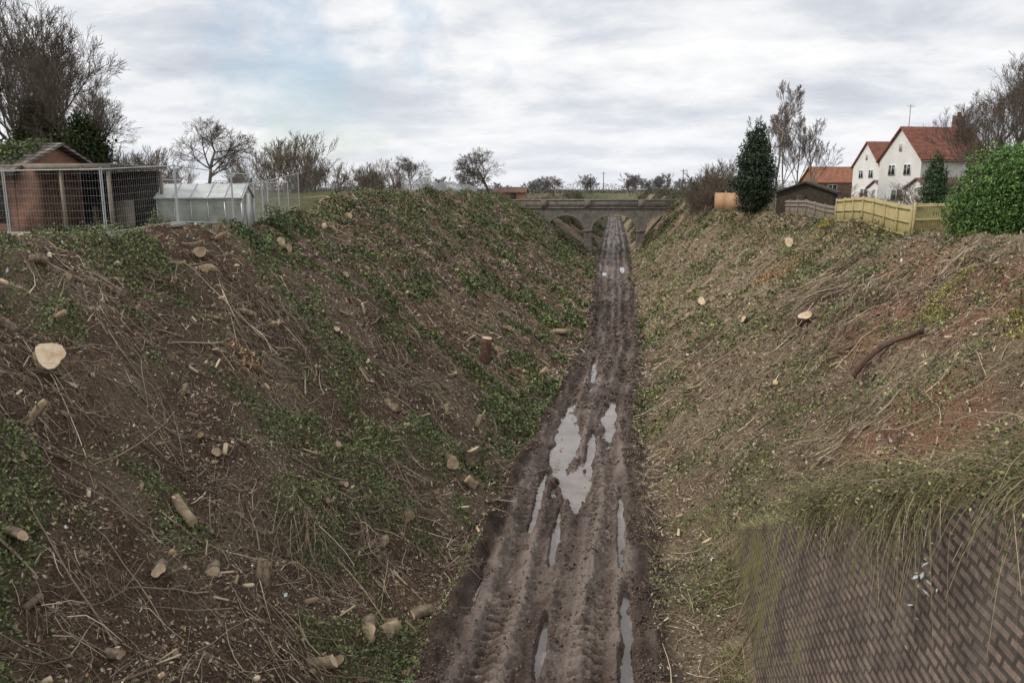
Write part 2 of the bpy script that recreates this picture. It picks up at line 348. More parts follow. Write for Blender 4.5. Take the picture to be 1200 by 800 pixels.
for side,n in(('L',30000),('R',105000)):
    x,y=samp(n,side,8.5,110); g=fbm(x,y,.5,3,501); k=rng.random(len(x))<ss(.40,.58,g); x,y=x[k],y[k]; n=len(x)
    b0=np.stack([x,y,H(x,y)-.01],-1); d=rng.normal(size=(n,3))*np.array([1,1,.35]); d[:,2]=np.abs(d[:,2])+.15; d[:,0]-=.4 if side=='R' else -.4
    d=nrm(d); ln=(.10+.22*rng.random(n))*np.clip(y/30,1,2); wv=nrm(np.cross(d,rng.normal(size=(n,3))))*(.006*np.clip(y/20,.8,3))[:,None]
    V_=np.stack([b0-wv,b0+wv,b0+d*ln[:,None]+wv*.3,b0+d*ln[:,None]-wv*.3],1).reshape(-1,3)
    L.append((V_,np.arange(4*n).reshape(n,4),np.repeat(pal(n,ST,.25),4,axis=0)))
n=14000; y=8+rng.random(n)*15; top=rng.random(n)<.45; x=np.where(top,wxt(y)+.05+.5*rng.random(n),wxb(y)-.05-.6*rng.random(n)**2); k=rng.random(n)<ss(.35,.6,vn(x*1.5,y*1.2,77)); x,y,top=x[k],y[k],top[k]; n=len(x)
b0=np.stack([x,y,np.where(top,np.maximum(wzt(y),.1)-.05,H(x,y))-.02],-1); d=rng.normal(size=(n,3))*np.array([.7,.7,.3]); d[:,2]=np.abs(d[:,2])+.5; d[:,0]-=.35; d=nrm(d); ln=.12+.38*rng.random(n); wv=nrm(np.cross(d,rng.normal(size=(n,3))))*.006
L.append((np.stack([b0-wv,b0+wv,b0+d*ln[:,None]+wv*.3-[0,0,.06],b0+d*ln[:,None]-wv*.3-[0,0,.06]],1).reshape(-1,3),np.arange(4*n).reshape(n,4),np.repeat(pal(n,ST+[(.14,.18,.06)],.25),4,axis=0)))
v,f,c=merge(L); obj('dead_grass',mkmesh('dead_grass',v,f,c,M_straw))
def mounds(name,cl,size,pl,m=M_leaf,dens=700):
    L=[]
    for(cx,cy,rx,ry,rz_) in cl:
        n=int(dens*rx*ry/1.0); q=nrm(rng.normal(size=(n,3))); q[:,2]=np.abs(q[:,2]); rad=rng.random(n)**.35
        lump=.6+.8*fbm(q[:,0]*2+cx,q[:,1]*2+cy,1.5,2,7)
        P=q*(rad*lump)[:,None]*np.array([rx,ry,rz_])+np.array([cx,cy,0]); P[:,2]+=H(P[:,0],P[:,1])
        sh=(.55+.6*rad)[:,None]  # leaves deeper in the clump darkened: inner shade put into the colour
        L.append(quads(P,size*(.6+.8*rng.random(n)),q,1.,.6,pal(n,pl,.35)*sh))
    v,f,c=merge(L); return obj(name,mkmesh(name,v,f,c,m))
BR=[(.095,.12,.042),(.14,.17,.06),(.18,.15,.09),(.24,.19,.12),(.07,.09,.035)]
cl=[]
for i in range(85):
    yy=36*(115/36)**random.random(); s=random.random()**1.6; xx=rimL(yy)+.6+s*6-0.8; rr=random.uniform(.4,1.4); cl.append((xx,yy,rr,rr*1.3,random.uniform(.25,.8)))
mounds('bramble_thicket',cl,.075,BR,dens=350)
cl=[]
for i in range(70):
    yy=random.uniform(132,300); xx=random.choice([-1,1])*random.uniform(4.,14); rr=random.uniform(1.2,2.4); cl.append((xx,yy,rr,rr*1.5,random.uniform(.8,2.4)))
for i in range(26):
    yy=random.uniform(112,124); sd=random.choice([-1,1]); xx=sd*random.uniform(4.5,11 if sd<0 else 9); rr=random.uniform(.6,1.3); cl.append((xx,yy,rr,rr*1.3,random.uniform(.5,1.3)))
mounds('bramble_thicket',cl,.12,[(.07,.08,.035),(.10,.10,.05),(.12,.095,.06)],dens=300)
cl=[]
for i in range(45):
    yy=45*(120/45)**random.random(); s=random.random()**1.6; xx=rimR(yy)-.4-s*4; rr=random.uniform(.4,1.2); cl.append((xx,yy,rr,rr*1.3,random.uniform(.25,.8)))
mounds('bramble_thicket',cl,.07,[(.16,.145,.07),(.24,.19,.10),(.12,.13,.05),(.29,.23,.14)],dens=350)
mounds('ivy_clump',[(-14.3,33,.8,.6,1.1),(-14.6,34.5,.7,.6,.7),(-15.2,37.5,1.,1.,.6),(-15.8,26.2,.3,.3,.6),(-13.4,28.5,.9,.7,.35)],.05,[(.06,.09,.03),(.09,.13,.045),(.15,.16,.07)],dens=2200)
mounds('forsythia_bush',[(14.2,56.9,.5,.5,.8)],.05,[(.55,.42,.05),(.4,.35,.06),(.2,.2,.06)],dens=2200)
mounds('yellowing_cut_branches',[(10.6,27.6,.5,.9,.35),(11.2,28.6,.6,.7,.4),(11.9,29.3,.5,.6,.35),(11,22.5,.6,1,.4)],.028,[(.50,.45,.11),(.30,.30,.09),(.33,.26,.12),(.18,.18,.07)],dens=2600)
mounds('dead_bracken',[(9.6,51,1.1,.9,.5),(10.4,49,.8,.9,.4),(-10.5,21.7,.55,.5,.5)],.05,[(.38,.24,.11),(.28,.18,.09),(.45,.32,.17)],dens=1100)
# ---------- logs ----------
m,nt,b=mat('sawn_wood'); co=coords(nt); wv=nt.nodes.new('ShaderNodeTexWave'); wv.wave_type='RINGS'; wv.rings_direction='X'; wv.inputs['Scale'].default_value=9; wv.inputs['Distortion'].default_value=2.5; nt.links.new(co,wv.inputs[0])
nt.links.new(mixc(nt,ramp(nt,noise(nt,5,4,co),[(.35,0.),(.7,1.)]),ramp(nt,wv.outputs['Fac'],[(0.,(.64,.50,.34)),(1.,(.80,.68,.50))]),(.50,.34,.20)),b.inputs['Base Color']); b.inputs['Roughness'].default_value=.8; M_cut=m
M_bark=simple('log_bark',(.09,.068,.05),(.34,.27,.185),9,.9,.9,.025,.1)
M_pbark=simple('stripped_bark',(.20,.145,.09),(.48,.38,.25),7,.9,.8,.02,.1)
M_dbark=simple('dark_bark',(.08,.05,.038),(.20,.125,.09),7,.9,.8,.02,.1)
def log(name,p,L,r,az,pitch=0,seed=0,taper=.9,sink=.5,bark=None,lift=0):
    rs=random.Random(seed*7+int(p[0]*100)); k=18; nr=7; ph=[rs.uniform(0,6.28) for _ in range(3)]
    V=[];F=[]; bow=rs.uniform(-.12,.12)*L; c0=rs.uniform(-.6,.6); c1=rs.uniform(-.6,.6); el=rs.uniform(.08,.2)
    for i in range(nr+1):
        t=i/nr; 
        for j in range(k):
            a=j/k*2*math.pi; rr=r*(1-(1-taper)*t)*(1+el*math.sin(2*a+ph[0])+.08*math.sin(3*a+ph[1])+.04*math.sin(5*a+ph[2]+t*3))+rs.uniform(-.06,.06)*r
            V.append((L*(t-.5)+((c0 if i==0 else c1)*r*math.cos(a+ph[1]) if i in(0,nr) else 0),rr*math.cos(a)+bow*math.sin(t*3.14),rr*math.sin(a)))
    for i in range(nr):
        for j in range(k): F.append((i*k+j,i*k+(j+1)%k,(i+1)*k+(j+1)%k,(i+1)*k+j))
    nb=len(F); F.append(tuple(range(k))[::-1]); F.append(tuple(nr*k+j for j in range(k)))
    if L>.55 and name=='cut_log' and rs.random()<.6:   # snapped side branch
        o=len(V); bx_=L*rs.uniform(-.3,.3); ba=rs.uniform(0,6.28); rb=r*.35; lb=r*rs.uniform(1.6,3)
        for t in(0,1):
            for j in range(6):
                a=j/6*6.283; q=(rb*(1-.3*t)*math.cos(a)); w_=rb*(1-.3*t)*math.sin(a); dd=t*lb+r*.4
                V.append((bx_+q+t*lb*.5,dd*math.cos(ba)-w_*math.sin(ba),dd*math.sin(ba)+w_*math.cos(ba)))
        for j in range(6): F.append((o+j,o+(j+1)%6,o+6+(j+1)%6,o+6+j))
        F.append(tuple(o+6+j for j in range(6)))
    me=bpy.data.meshes.new(name); me.from_pydata(V,[],F); me.materials.append(bark or (M_pbark if rs.random()<.35 else M_bark)); me.materials.append(M_cut)
    me.polygons[nb].material_index=1; me.polygons[nb+1].material_index=1
    if len(F)>nb+2: me.polygons[len(F)-1].material_index=1
    for q in me.polygons[:nb]: q.use_smooth=True
    z=hz(p[0],p[1]); o=obj(name,me,None,(p[0],p[1],z+r*sink+abs(math.sin(pitch))*L*.3*(0 if lift else 1)+lift)); o.rotation_euler=(rs.uniform(0,6),-pitch,az); return o
LOGS=[(-8.81,14.74,.95,.11,D(-38),D(-18)),(-8.31,12.95,.35,.13,D(-60),.2),(-7.12,14.57,.5,.10,D(80),D(60)),(-7.0,14.6,.55,.09,D(95),D(70)),
(-5.03,15.15,.45,.22,D(-75),.2),(-4.72,15.7,.4,.24,D(-100),.1),(-4.3,16.9,.5,.15,D(30),.1),(-5.70,13.73,.8,.12,D(10),.0),(-5.14,24.54,.5,.24,D(-60),.1),
(-7.12,24.77,.6,.12,D(-40),-.3),(-11.19,13.86,.6,.07,D(70),.8),(-10.48,17.96,.4,.08,D(80),.9),(-9.5,16.8,.6,.07,D(-50),.4),(-9.09,16.84,.3,.11,D(-70),.5),
(-13.34,30.63,.6,.24,D(-50),.2),(-12.9,30.3,.5,.18,D(-20),.1),(-13.2,24.26,.6,.19,D(-60),.3),(-12.8,24.0,.5,.15,D(-100),.1),(-13.6,24.6,.7,.12,D(20),.1),
(-14.0,18.9,.4,.17,D(-60),.3),(-14.4,18.4,.5,.14,D(-110),.2),(-13.3,20,.35,.08,D(70),.9),(-13.,20.3,.3,.07,D(50),.8),(-13.2,22.6,.3,.08,D(60),1.),(-7.2,19.6,.7,.07,D(-30),.2),(-7.1,18.4,.8,.07,D(-60),.1),
(-5.4,20.1,.5,.16,D(-70),.2),(-5.0,29.2,.45,.10,D(70),.9),(-5.9,27.6,.4,.09,D(100),1.),(-6.1,44.7,.8,.16,D(-20),.1),(-5.2,44.7,.7,.16,D(-50),.1),(-3.4,50.7,1.3,.18,D(-20),.05),
(-5.9,40,.6,.14,D(-70),.2),(-7.8,21.4,.35,.11,D(-70),.3),(-6.9,16.5,.5,.07,D(80),1.1),(-7.9,10.8,.5,.08,D(-20),.1),(-9.8,11.2,.6,.1,D(-10),.1),(-5.7,18.7,.3,.12,D(-90),.2),
(6.1,55,.9,.3,D(-100),.2),(5.3,53,.8,.25,D(-130),.1),(5.7,56.2,1.,.22,D(-70),.2),(6.6,54,.8,.2,D(-90),.2),(12.1,57.3,.7,.34,D(-110),.4),(4.2,34.5,.7,.09,D(30),.2),(4.2,66,.9,.2,D(-80),.1),(5.5,70,.9,.24,D(-90),.1),(8.4,35.3,.4,.15,D(-100),.3)]
rl_=random.Random(77)
for i in range(34):
    yy_=10*(60/10)**rl_.random(); sL=i%6>0; s_=rl_.random(); xx_=(cen(yy_)-wid(yy_)-.8)*(1-s_)+(rimL(yy_)+.8)*s_ if sL else (cen(yy_)+wid(yy_)+2.5)*(1-s_)+(rimR(yy_)-.8)*s_
    if not sL and yy_<24: yy_+=20
    LOGS.append((float(xx_),yy_,rl_.uniform(.25,.9),rl_.uniform(.04,.15)*(1+.3*(yy_>30)),D(rl_.uniform(-160,20)),rl_.uniform(-.2,.9)))
for i,a in enumerate(LOGS): log('cut_log',(a[0],a[1]),a[2],a[3],a[4],a[5],i,sink=.25+.3*((i*37)%10)/10)
log('tree_stump',(-11.98,15.44),.6,.33,D(-55),D(40),50); log('tree_stump',(-4.64,25.87),.55,.26,D(20),D(82),51); log('tree_stump',(-5.9,36.8),1.3,.24,D(20),D(84),52,bark=M_dbark); log('tree_stump',(8.2,34.9),.5,.25,D(-110),D(50),53,bark=M_dbark)
log('fallen_limb',(8.6,25.7),2.9,.11,D(24),D(27),60,.6,.9,M_dbark,.05); log('fallen_limb',(7.9,25.3),1.3,.06,D(60),D(20),61,.5,.9,M_dbark,.1)
n=50; x,y=samp(n,'R',10,50); x1,y1=samp(40,'L',10,40); x=np.concatenate([x,x1,np.full(14,7.)+rng.random(14)]);y=np.concatenate([y,y1,20.5+rng.random(14)]); P=np.stack([x,y,H(x,y)+.08],-1)
v,f,c=quads(P,.03+.05*rng.random(len(P)),None,1,.7,pal(len(P),[(.7,.7,.7),(.6,.58,.52)],.1)); obj('litter_scraps',mkmesh('litter_scraps',v,f,c,M_leaf))
# ---------- wing wall ----------
M_wing=brickmat('engineering_brick',(.13,.095,.078),(.21,.155,.125),(.060,.048,.040),'YZ',moss=(9,17),bscale=1.5)
yy=np.linspace(0.5,21.2,160); hh=np.linspace(0,1,24)
V_=[];F_=[]
for a in yy:
    zb=-.5; zt=max(float(wzt(a)),.05)+.06*math.sin(a*2.1)*math.sin(a*5.3); xb=float(wxb(a)); xt=float(wxt(a))
    for h_ in hh: V_.append((xb+(xt-xb)*h_+(float(fbm(np.array(a),np.array(h_*5),.8,3,5))-.5)*.10,a,zb+(zt-zb)*h_))
    V_.append((xt+.45,a,zt)); V_.append((xt+.45,a,zb))
k=26
for i in range(len(yy)-1):
    for j in range(k-1): F_.append((i*k+j,i*k+j+1,(i+1)*k+j+1,(i+1)*k+j))
F_.append(tuple(range((len(yy)-1)*k,len(yy)*k)))
poly('brick_wing_wall',V_,F_,M_wing)
n=1700; y0=5.5+rng.random(n)*10.5+rng.normal(size=n)*.3; dens=ss(.35,.6,vn(y0*.9,y0*0,3)); kq=rng.random(n)<.15+.85*dens; y0=y0[kq]; n=len(y0)
x0=wxt(y0)+rng.random(n)*1.0; z0=wzt(y0)+.3*(x0-wxt(y0)); Ln=(.12+rng.random(n)**2.8*1.6)*np.clip((15-y0)/5,.25,1); t=np.linspace(0,1,6)[None,:]
out_=np.stack([x0[:,None]-(x0-wxt(y0)+.25+.35*rng.random(n))[:,None]*np.sqrt(t)*1.05,y0[:,None]+rng.normal(size=(n,1))*.9*t,z0[:,None]+.45*np.sin(t*2.6)*rng.random((n,1))-Ln[:,None]*t**2],-1)
a_=polytubes(out_,(.004+.005*rng.random(n))[:,None]*np.linspace(1,.4,6)[None,:],3,pal(n,[(.30,.25,.14),(.40,.33,.21),(.19,.19,.09),(.16,.12,.08)],.3))
kk=rng.integers(0,n,12000); tt=rng.integers(0,4,12000); P=out_[kk,tt]+rng.normal(size=(12000,3))*.1
v,f,c=merge([a_,quads(P,.014+.02*rng.random(12000),None,1,.6,pal(12000,[(.14,.18,.06),(.20,.23,.08),(.10,.13,.05),(.32,.29,.15)],.35))])
obj('bramble_overhang',mkmesh('bramble_overhang',v,f,c,M_leaf))
P=np.stack([3.68+rng.normal(size=26)*.05,9.2+rng.normal(size=26)*.10,5.5+rng.normal(size=26)*.4],-1); v,f,c=quads(P,.03+.04*rng.random(26),None,1,.4,pal(26,[(.62,.66,.7)],.1)); obj('plastic_tatters',mkmesh('plastic_tatters',v,f,c,M_leaf))
# ---------- far bridge ----------
M_br=brickmat('weathered_brick',(.17,.145,.125),(.25,.215,.18),(.15,.14,.125),'XZ')
M_cop=simple('coping_stone',(.14,.125,.105),(.27,.25,.22),3,.9)
Bz=7.1; By=126; Bt=4.5; cx=.1
pts=[(-17,2.0)]
def arch(c,hw,zs,rise,n=20):
    out=[(c-hw,zs)]
    for i in range(1,n): 
        a=math.pi*(1-i/n); out.append((c+hw*math.cos(a),zs+rise*math.sin(a)))
    out.append((c+hw,zs)); return out
AR=[(-7.6,2.9,3.7,2.3),(0,3.45,3.7,2.5),(7.6,2.9,3.7,2.3)]
pts+=[(-10.5,2.0)]+arch(*AR[0])+[(-4.7,-.5),(-3.45,-.5)]+arch(*AR[1])+[(3.45,-.5),(4.7,-.5)]+arch(*AR[2])+[(10.5,2.0),(11.5,2.0)]
V_=[];F_=[]
for(px,pz) in pts: V_+=[(px+cx,By,pz),(px+cx,By,Bz),(px+cx,By+Bt,pz),(px+cx,By+Bt,Bz)]
for i in range(len(pts)-1):
    a=4*i;b_=4*(i+1)
    if abs(pts[i][0]-pts[i+1][0])>1e-4: F_+=[(a,b_,b_+1,a+1),(a+2,a+3,b_+3,b_+2),(a+1,b_+1,b_+3,a+3)]
    F_.append((a,a+2,b_+2,b_))
br=empty('arched_road_bridge'); poly('arches',V_,F_,M_br,br)
for sx,yy0 in((1,By),(2,By+Bt)):
    s=-1 if sx==1 else 1
    box('string_course',(-2.7,yy0,Bz+.08),(28.6,.35,.18),M_cop,br); box('parapet',(-2.7,yy0-s*.12,Bz+.67),(28.6,.34,1.),M_br,br); box('coping',(-2.7,yy0-s*.12,Bz+1.27),(28.7,.48,.2),M_cop,br)
    for px in(-16.6,-10.9,-4.07,4.07+.1,10.9): box('pilaster',(px,yy0-s*.02,Bz+.72),(1.,.5,1.14),M_br,br)
for px in(-4.075+cx,4.075+cx): box('pier_cap',(px,By+Bt/2,3.65),(1.5,Bt+.25,.25),M_cop,br)
for(c0,hw,zs,ri) in AR:
    rr_=.38; Va=[];Fa=[]; n=20
    for i in range(n+1):
        a=math.pi*(1-i/n)
        for e in(0,rr_): 
            for yq in(By-.04,By+.1): Va.append((c0+cx+(hw+e)*math.cos(a),yq,zs+(ri+e)*math.sin(a)))
    for i in range(n): a=4*i; Fa+=[(a,a+4,a+6,a+2),(a+2,a+6,a+7,a+3),(a,a+1,a+5,a+4)]
    poly('arch_ring',Va,Fa,M_cop,br)
# ---------- houses ----------
M_white=simple('white_render',(.70,.69,.66),(.80,.79,.77),.8,.9,.1); M_glass,nt,b=mat('window_glass'); b.inputs['Base Color'].default_value=(.03,.035,.04,1); b.inputs['Roughness'].default_value=.08
M_upvc=simple('white_frame',(.75,.75,.74),(.8,.8,.79),2,.5,0)
def tilemat(name,c1,c2,sc_=.3):
    m,nt,b=mat(name); co=coords(nt); bt=nt.nodes.new('ShaderNodeTexBrick'); sp=nt.nodes.new('ShaderNodeSeparateXYZ'); cm=nt.nodes.new('ShaderNodeCombineXYZ'); nt.links.new(co,sp.inputs[0]); nt.links.new(sp.outputs[0],cm.inputs[0]); nt.links.new(sp.outputs[2],cm.inputs[1]); nt.links.new(cm.outputs[0],bt.inputs['Vector'])
    bt.inputs['Scale'].default_value=1; bt.inputs['Brick Width'].default_value=sc_; bt.inputs['Row Height'].default_value=sc_*.5; bt.inputs['Mortar Size'].default_value=.02; bt.inputs['Color1'].default_value=(*c1,1); bt.inputs['Color2'].default_value=(*c2,1); bt.inputs['Mortar'].default_value=(c1[0]*.35,c1[1]*.35,c1[2]*.35,1)
    nt.links.new(mixc(nt,1,bt.outputs['Color'],ramp(nt,noise(nt,2,5,co),[(.3,.6),(.7,1.3)]),'MULTIPLY'),b.inputs['Base Color']); b.inputs['Roughness'].default_value=.9; return m
M_rt=tilemat('red_roof_tile',(.25,.09,.06),(.33,.13,.085)); M_bt=tilemat('brown_roof_tile',(.17,.10,.075),(.23,.14,.10)); M_gt=tilemat('old_roof_tile',(.15,.13,.11),(.25,.215,.185),.25); M_ot=tilemat('orange_roof_tile',(.34,.14,.08),(.42,.19,.11))
M_red=brickmat('red_brick',(.27,.11,.065),(.34,.15,.09),(.22,.18,.14),'S')
def gable(par,cx,cy,lx,ly,zb,ze,zr,wm,rm,ov=.3,th=.15):
    x0,x1,y0,y1=cx-lx/2,cx+lx/2,cy-ly/2,cy+ly/2
    V_=[(x0,y0,zb),(x1,y0,zb),(x1,y1,zb),(x0,y1,zb),(x0,y0,ze),(x1,y0,ze),(x1,y1,ze),(x0,y1,ze),(x0,cy,zr),(x1,cy,zr)]
    poly('walls',V_,[(0,1,5,4),(2,3,7,6),(1,2,6,9,5),(3,0,4,8,7)],wm,par)
    sl=(zr-ze)/(ly/2); X0,X1=x0-ov,x1+ov
    for s in(-1,1):
        ye=cy+s*(ly/2+ov); zee=ze-sl*ov
        V_=[(X0,ye,zee+.03),(X1,ye,zee+.03),(X1,cy,zr+.03),(X0,cy,zr+.03),(X0,ye,zee+.03+th),(X1,ye,zee+.03+th),(X1,cy,zr+.03+th),(X0,cy,zr+.03+th)]
        poly('roof_slope',V_,[(0,1,2,3),(4,5,6,7),(0,1,5,4),(1,2,6,5),(3,0,4,7)],rm,par)
def window(par,c,w_,h_,ax,out):
    if ax=='x':
        box('window_frame',(c[0]+out*.03,c[1],c[2]),(.1,w_,h_),M_upvc,par); box('window_glass',(c[0]+out*.07,c[1],c[2]),(.05,w_-.2,h_-.2),M_glass,par); box('window_mullion',(c[0]+out*.09,c[1],c[2]),(.05,.08,h_-.2),M_upvc,par)
    else:
        box('window_frame',(c[0],c[1]+out*.03,c[2]),(w_,.1,h_),M_upvc,par); box('window_glass',(c[0],c[1]+out*.07,c[2]),(w_-.2,.05,h_-.2),M_glass,par); box('window_mullion',(c[0],c[1]+out*.09,c[2]),(.08,.05,h_-.2),M_upvc,par)
def house(loc,rz,name='white_house',chim=True):
    e=empty(name,loc,rz); gable(e,0,0,8,7,-.5,5.4,8.7,M_white,M_rt)
    window(e,(-4,-1.4,4.3),1.2,1.2,'x',-1); window(e,(-4,1.2,4.3),1.2,1.2,'x',-1); window(e,(-4,0,1.6),2,1.3,'x',-1); window(e,(-4,0,6.7),.5,.9,'x',-1)
    window(e,(-2,-3.5,4.2),1.4,1.2,'y',-1); window(e,(2,-3.5,4.2),1.4,1.2,'y',-1); window(e,(0,-3.5,1.5),2.2,1.3,'y',-1)
    box('gutter',(0,-3.86,5.1),(8.6,.12,.12),M_cop,e); box('downpipe',(3.7,-3.58,2.5),(.09,.09,5),M_cop,e)
    if chim: box('chimney',(3.2,.6,9.1),(1.,.8,2.),M_red,e,0); box('chimney_pot',(3.2,.6,10.3),(.3,.3,.5),M_rt,e); box('aerial_mast',(-3.3,0,9.9),(.05,.05,2.6),M_cop,e); box('aerial',(-3.3,0,11),(.9,.04,.04),M_cop,e)
    gable(e,-2.5,-5.2,6,3.4,-.5,2.3,3.2,M_white,M_bt)
    return e
house((34.6,94.7,7.8),D(17.5)); house((40.,124.5,7.9),D(14),'white_house',False)
e=empty('brick_house',(37.2,144,8),D(10)); gable(e,0,0,9,7,-.5,3.2,5.6,M_red,M_ot); window(e,(-2,-3.5,2.2),1.6,1.2,'y',-1)
e=empty('brick_house',(54,132,8),D(5)); gable(e,0,0,10,7,-.5,4.6,7.4,M_red,M_bt); box('chimney',(-3,0,7.8),(.9,.8,1.6),M_red,e)
M_dw=simple('dark_timber',(.035,.028,.022),(.08,.065,.05),4,.9)
e=empty('garden_shed',(16.9,74,7.7),D(70)); gable(e,0,0,4,4.6,-.2,2.0,2.8,M_dw,M_dw); box('door',(-2.04,.3,.95),(.06,.8,1.8),M_dw,e)
M_or=simple('orange_timber',(.45,.27,.15),(.55,.35,.20),2,.8)
e=empty('timber_panel_fence',(12.9,84,7.9),D(120))
for i in range(3): box('panel',(i*1.85,0,.9),(1.78,.05,1.7),M_or,e); box('post',(i*1.85-.92,0,.95),(.1,.1,1.9),M_or,e)
e=empty('brick_hut',(-16.4,128.5,8.4),0); gable(e,0,0,5,3,-.5,1.1,1.8,M_red,M_bt,.2); box('door',(.5,-1.53,.4),(.9,.08,1.3),M_dw,e)
M_fy=simple('new_fence_timber',(.36,.30,.13),(.54,.46,.24),3,.8,.3)
M_fo=simple('old_fence_timber',(.18,.15,.12),(.31,.26,.20),3,.9,.3)
def board_fence(name,A,B,h,m,bw=.1,gap=.008,rail=True):
    e=empty(name); A=np.array(A);B=np.array(B); Lg=np.linalg.norm(B-A); d=(B-A)/Lg; nr=np.array([-d[1],d[0]]); az=math.atan2(d[1],d[0]); n=int(Lg/bw)
    npst=max(2,int(round(Lg/2.4))+1); zs=[hz(*(A+d*Lg*i/(npst-1))) for i in range(npst)]; zs=[sum(zs[max(0,i-1):i+2])/len(zs[max(0,i-1):i+2]) for i in range(npst)]
    zf=lambda f_: float(np.interp(f_,np.linspace(0,1,npst),zs))
    Vs=[];Fs=[]
    for i in range(n):
        f_=(i+.5)*bw/Lg; p=A+d*(i+.5)*bw; z=zf(f_)-.25; hh_=h+.25+random.uniform(-.015,.015)
        R=np.array([[math.cos(az),-math.sin(az),0],[math.sin(az),math.cos(az),0],[0,0,1]])
        Vs.append((_bx*np.array([bw-gap,.02,hh_]))@R.T+np.array([p[0]+nr[0]*.05,p[1]+nr[1]*.05,z+hh_/2])); Fs.append(_bf+8*i)
    obj('boards',mkmesh('boards',np.concatenate(Vs),np.concatenate(Fs),None,m),e)
    for i in range(npst):
        p=A+d*Lg*i/(npst-1); box('post',(p[0],p[1],zs[i]+h/2),(.11,.11,h+.12),m,e,az)
    for i in range(npst-1):
        p=A+d*Lg*i/(npst-1);q=A+d*Lg*(i+1)/(npst-1); mm=(p+q)/2; L3=Lg/(npst-1); tilt=math.atan2(zs[i+1]-zs[i],L3)
        for hh_ in(.3,.95,h-.15):
            o=box('rail',(mm[0]-nr[0]*.04,mm[1]-nr[1]*.04,(zs[i]+zs[i+1])/2+hh_),(L3-.1,.05,.09),m,e,az); o.rotation_euler=(0,-tilt,az)
    return e
board_fence('wooden_fence',(15.2,58),(14.6,42),1.75,M_fy); board_fence('wooden_fence',(14.7,41.9),(17.6,42.6),1.75,M_fy)
board_fence('old_wooden_fence',(14.6,76),(15.3,58.6),1.4,M_fo,.16,.05)
# ---------- left: outbuilding, greenhouse, mesh fences ----------
e=empty('brick_outbuilding',(-24.6,28.6,8.4)); gable(e,0,0,7,4.6,-.4,2.3,3.2,M_red,M_gt,.35,.1)
box('doorway',(1.4,-2.33,.95),(1.0,.08,2.0),M_dw,e); box('window_opening',(-.6,-2.33,1.3),(1.3,.08,.9),M_glass,e); box('window_frame',(-.6,-2.36,.82),(1.4,.1,.08),M_upvc,e); box('opening',(2.7,-2.33,1.1),(.9,.08,1.3),M_dw,e)
box('fascia',(0,-2.68,2.1),(7.7,.04,.16),M_dw,e); box('gutter',(0,-2.76,2.05),(7.7,.1,.08),M_dw,e)
box('canopy_roof',(5.35,-.4,2.42),(3.6,3.6,.12),M_gt,e); box('canopy_fascia',(5.35,-2.23,2.38),(3.64,.04,.22),M_fo,e); box('back_wall',(5.2,1.3,1.0),(3.2,.12,2.6),M_dw,e)
for px,py in((7.0,-2.1),(7.0,1.2),(5.2,-2.1)): box('canopy_post',(px,py,1.),(.1,.1,2.6),M_fo,e)
box('brick_pier',(3.9,-2.05,1.),(.75,.5,2.6),M_red,e)
for i in range(5): box('stored_board',(4.4+i*.45,.9-.2*i,.5),(.06,.5,.9+.12*i),M_fo,e,.4*i)
P=np.stack([-24.6+rng.random(5000)*6.5-3,26.3+rng.normal(size=5000)*.35+rng.random(5000)*1.8,11.2+rng.random(5000)*.5],-1); k=fbm(P[:,0],P[:,1],1.2,2,9)>.52; P=P[k]; P[:,2]=10.75+(P[:,1]-26)*.39+rng.random(len(P))*.25
v,f,c=quads(P,.05+.04*rng.random(len(P)),None,1,.6,pal(len(P),[(.08,.11,.035),(.12,.16,.05),(.05,.07,.03)],.3)); obj('roof_ivy',mkmesh('roof_ivy',v,f,c,M_leaf))
M_pale=simple('whitewashed_glass',(.42,.44,.42),(.66,.67,.64),2.5,.35,.1); M_al=simple('aluminium',(.5,.5,.5),(.62,.62,.62),3,.4,0,metal=.6)
M_moss=simple('grimy_panel',(.20,.22,.17),(.46,.47,.42),1.6,.6,.1)
e=empty('greenhouse',(-16.4,31.0,8.3),D(14)); gable(e,0,0,3.2,2.3,-.1,1.35,1.85,M_moss,M_pale,.08,.04)
for i in range(6): box('glazing_bar',(-1.6+i*.64,-1.17,.65),(.035,.04,1.4),M_al,e)
for i in range(6): 
    o=box('roof_bar',(-1.6+i*.64,-.6,1.68),(.03,1.3,.03),M_al,e); o.rotation_euler=(math.atan2(.5,1.15),0,0)
for i in range(4): box('end_bar',(1.62,-1.1+i*.73,.7),(.04,.04,1.4),M_al,e)
box('door',(1.63,0,.75),(.05,.7,1.6),M_pale,e)
M_galv=simple('galvanised_steel',(.42,.44,.45),(.56,.57,.58),5,.5,0,metal=.1)
M_conc=simple('concrete',(.3,.29,.27),(.42,.41,.38),5,.9)
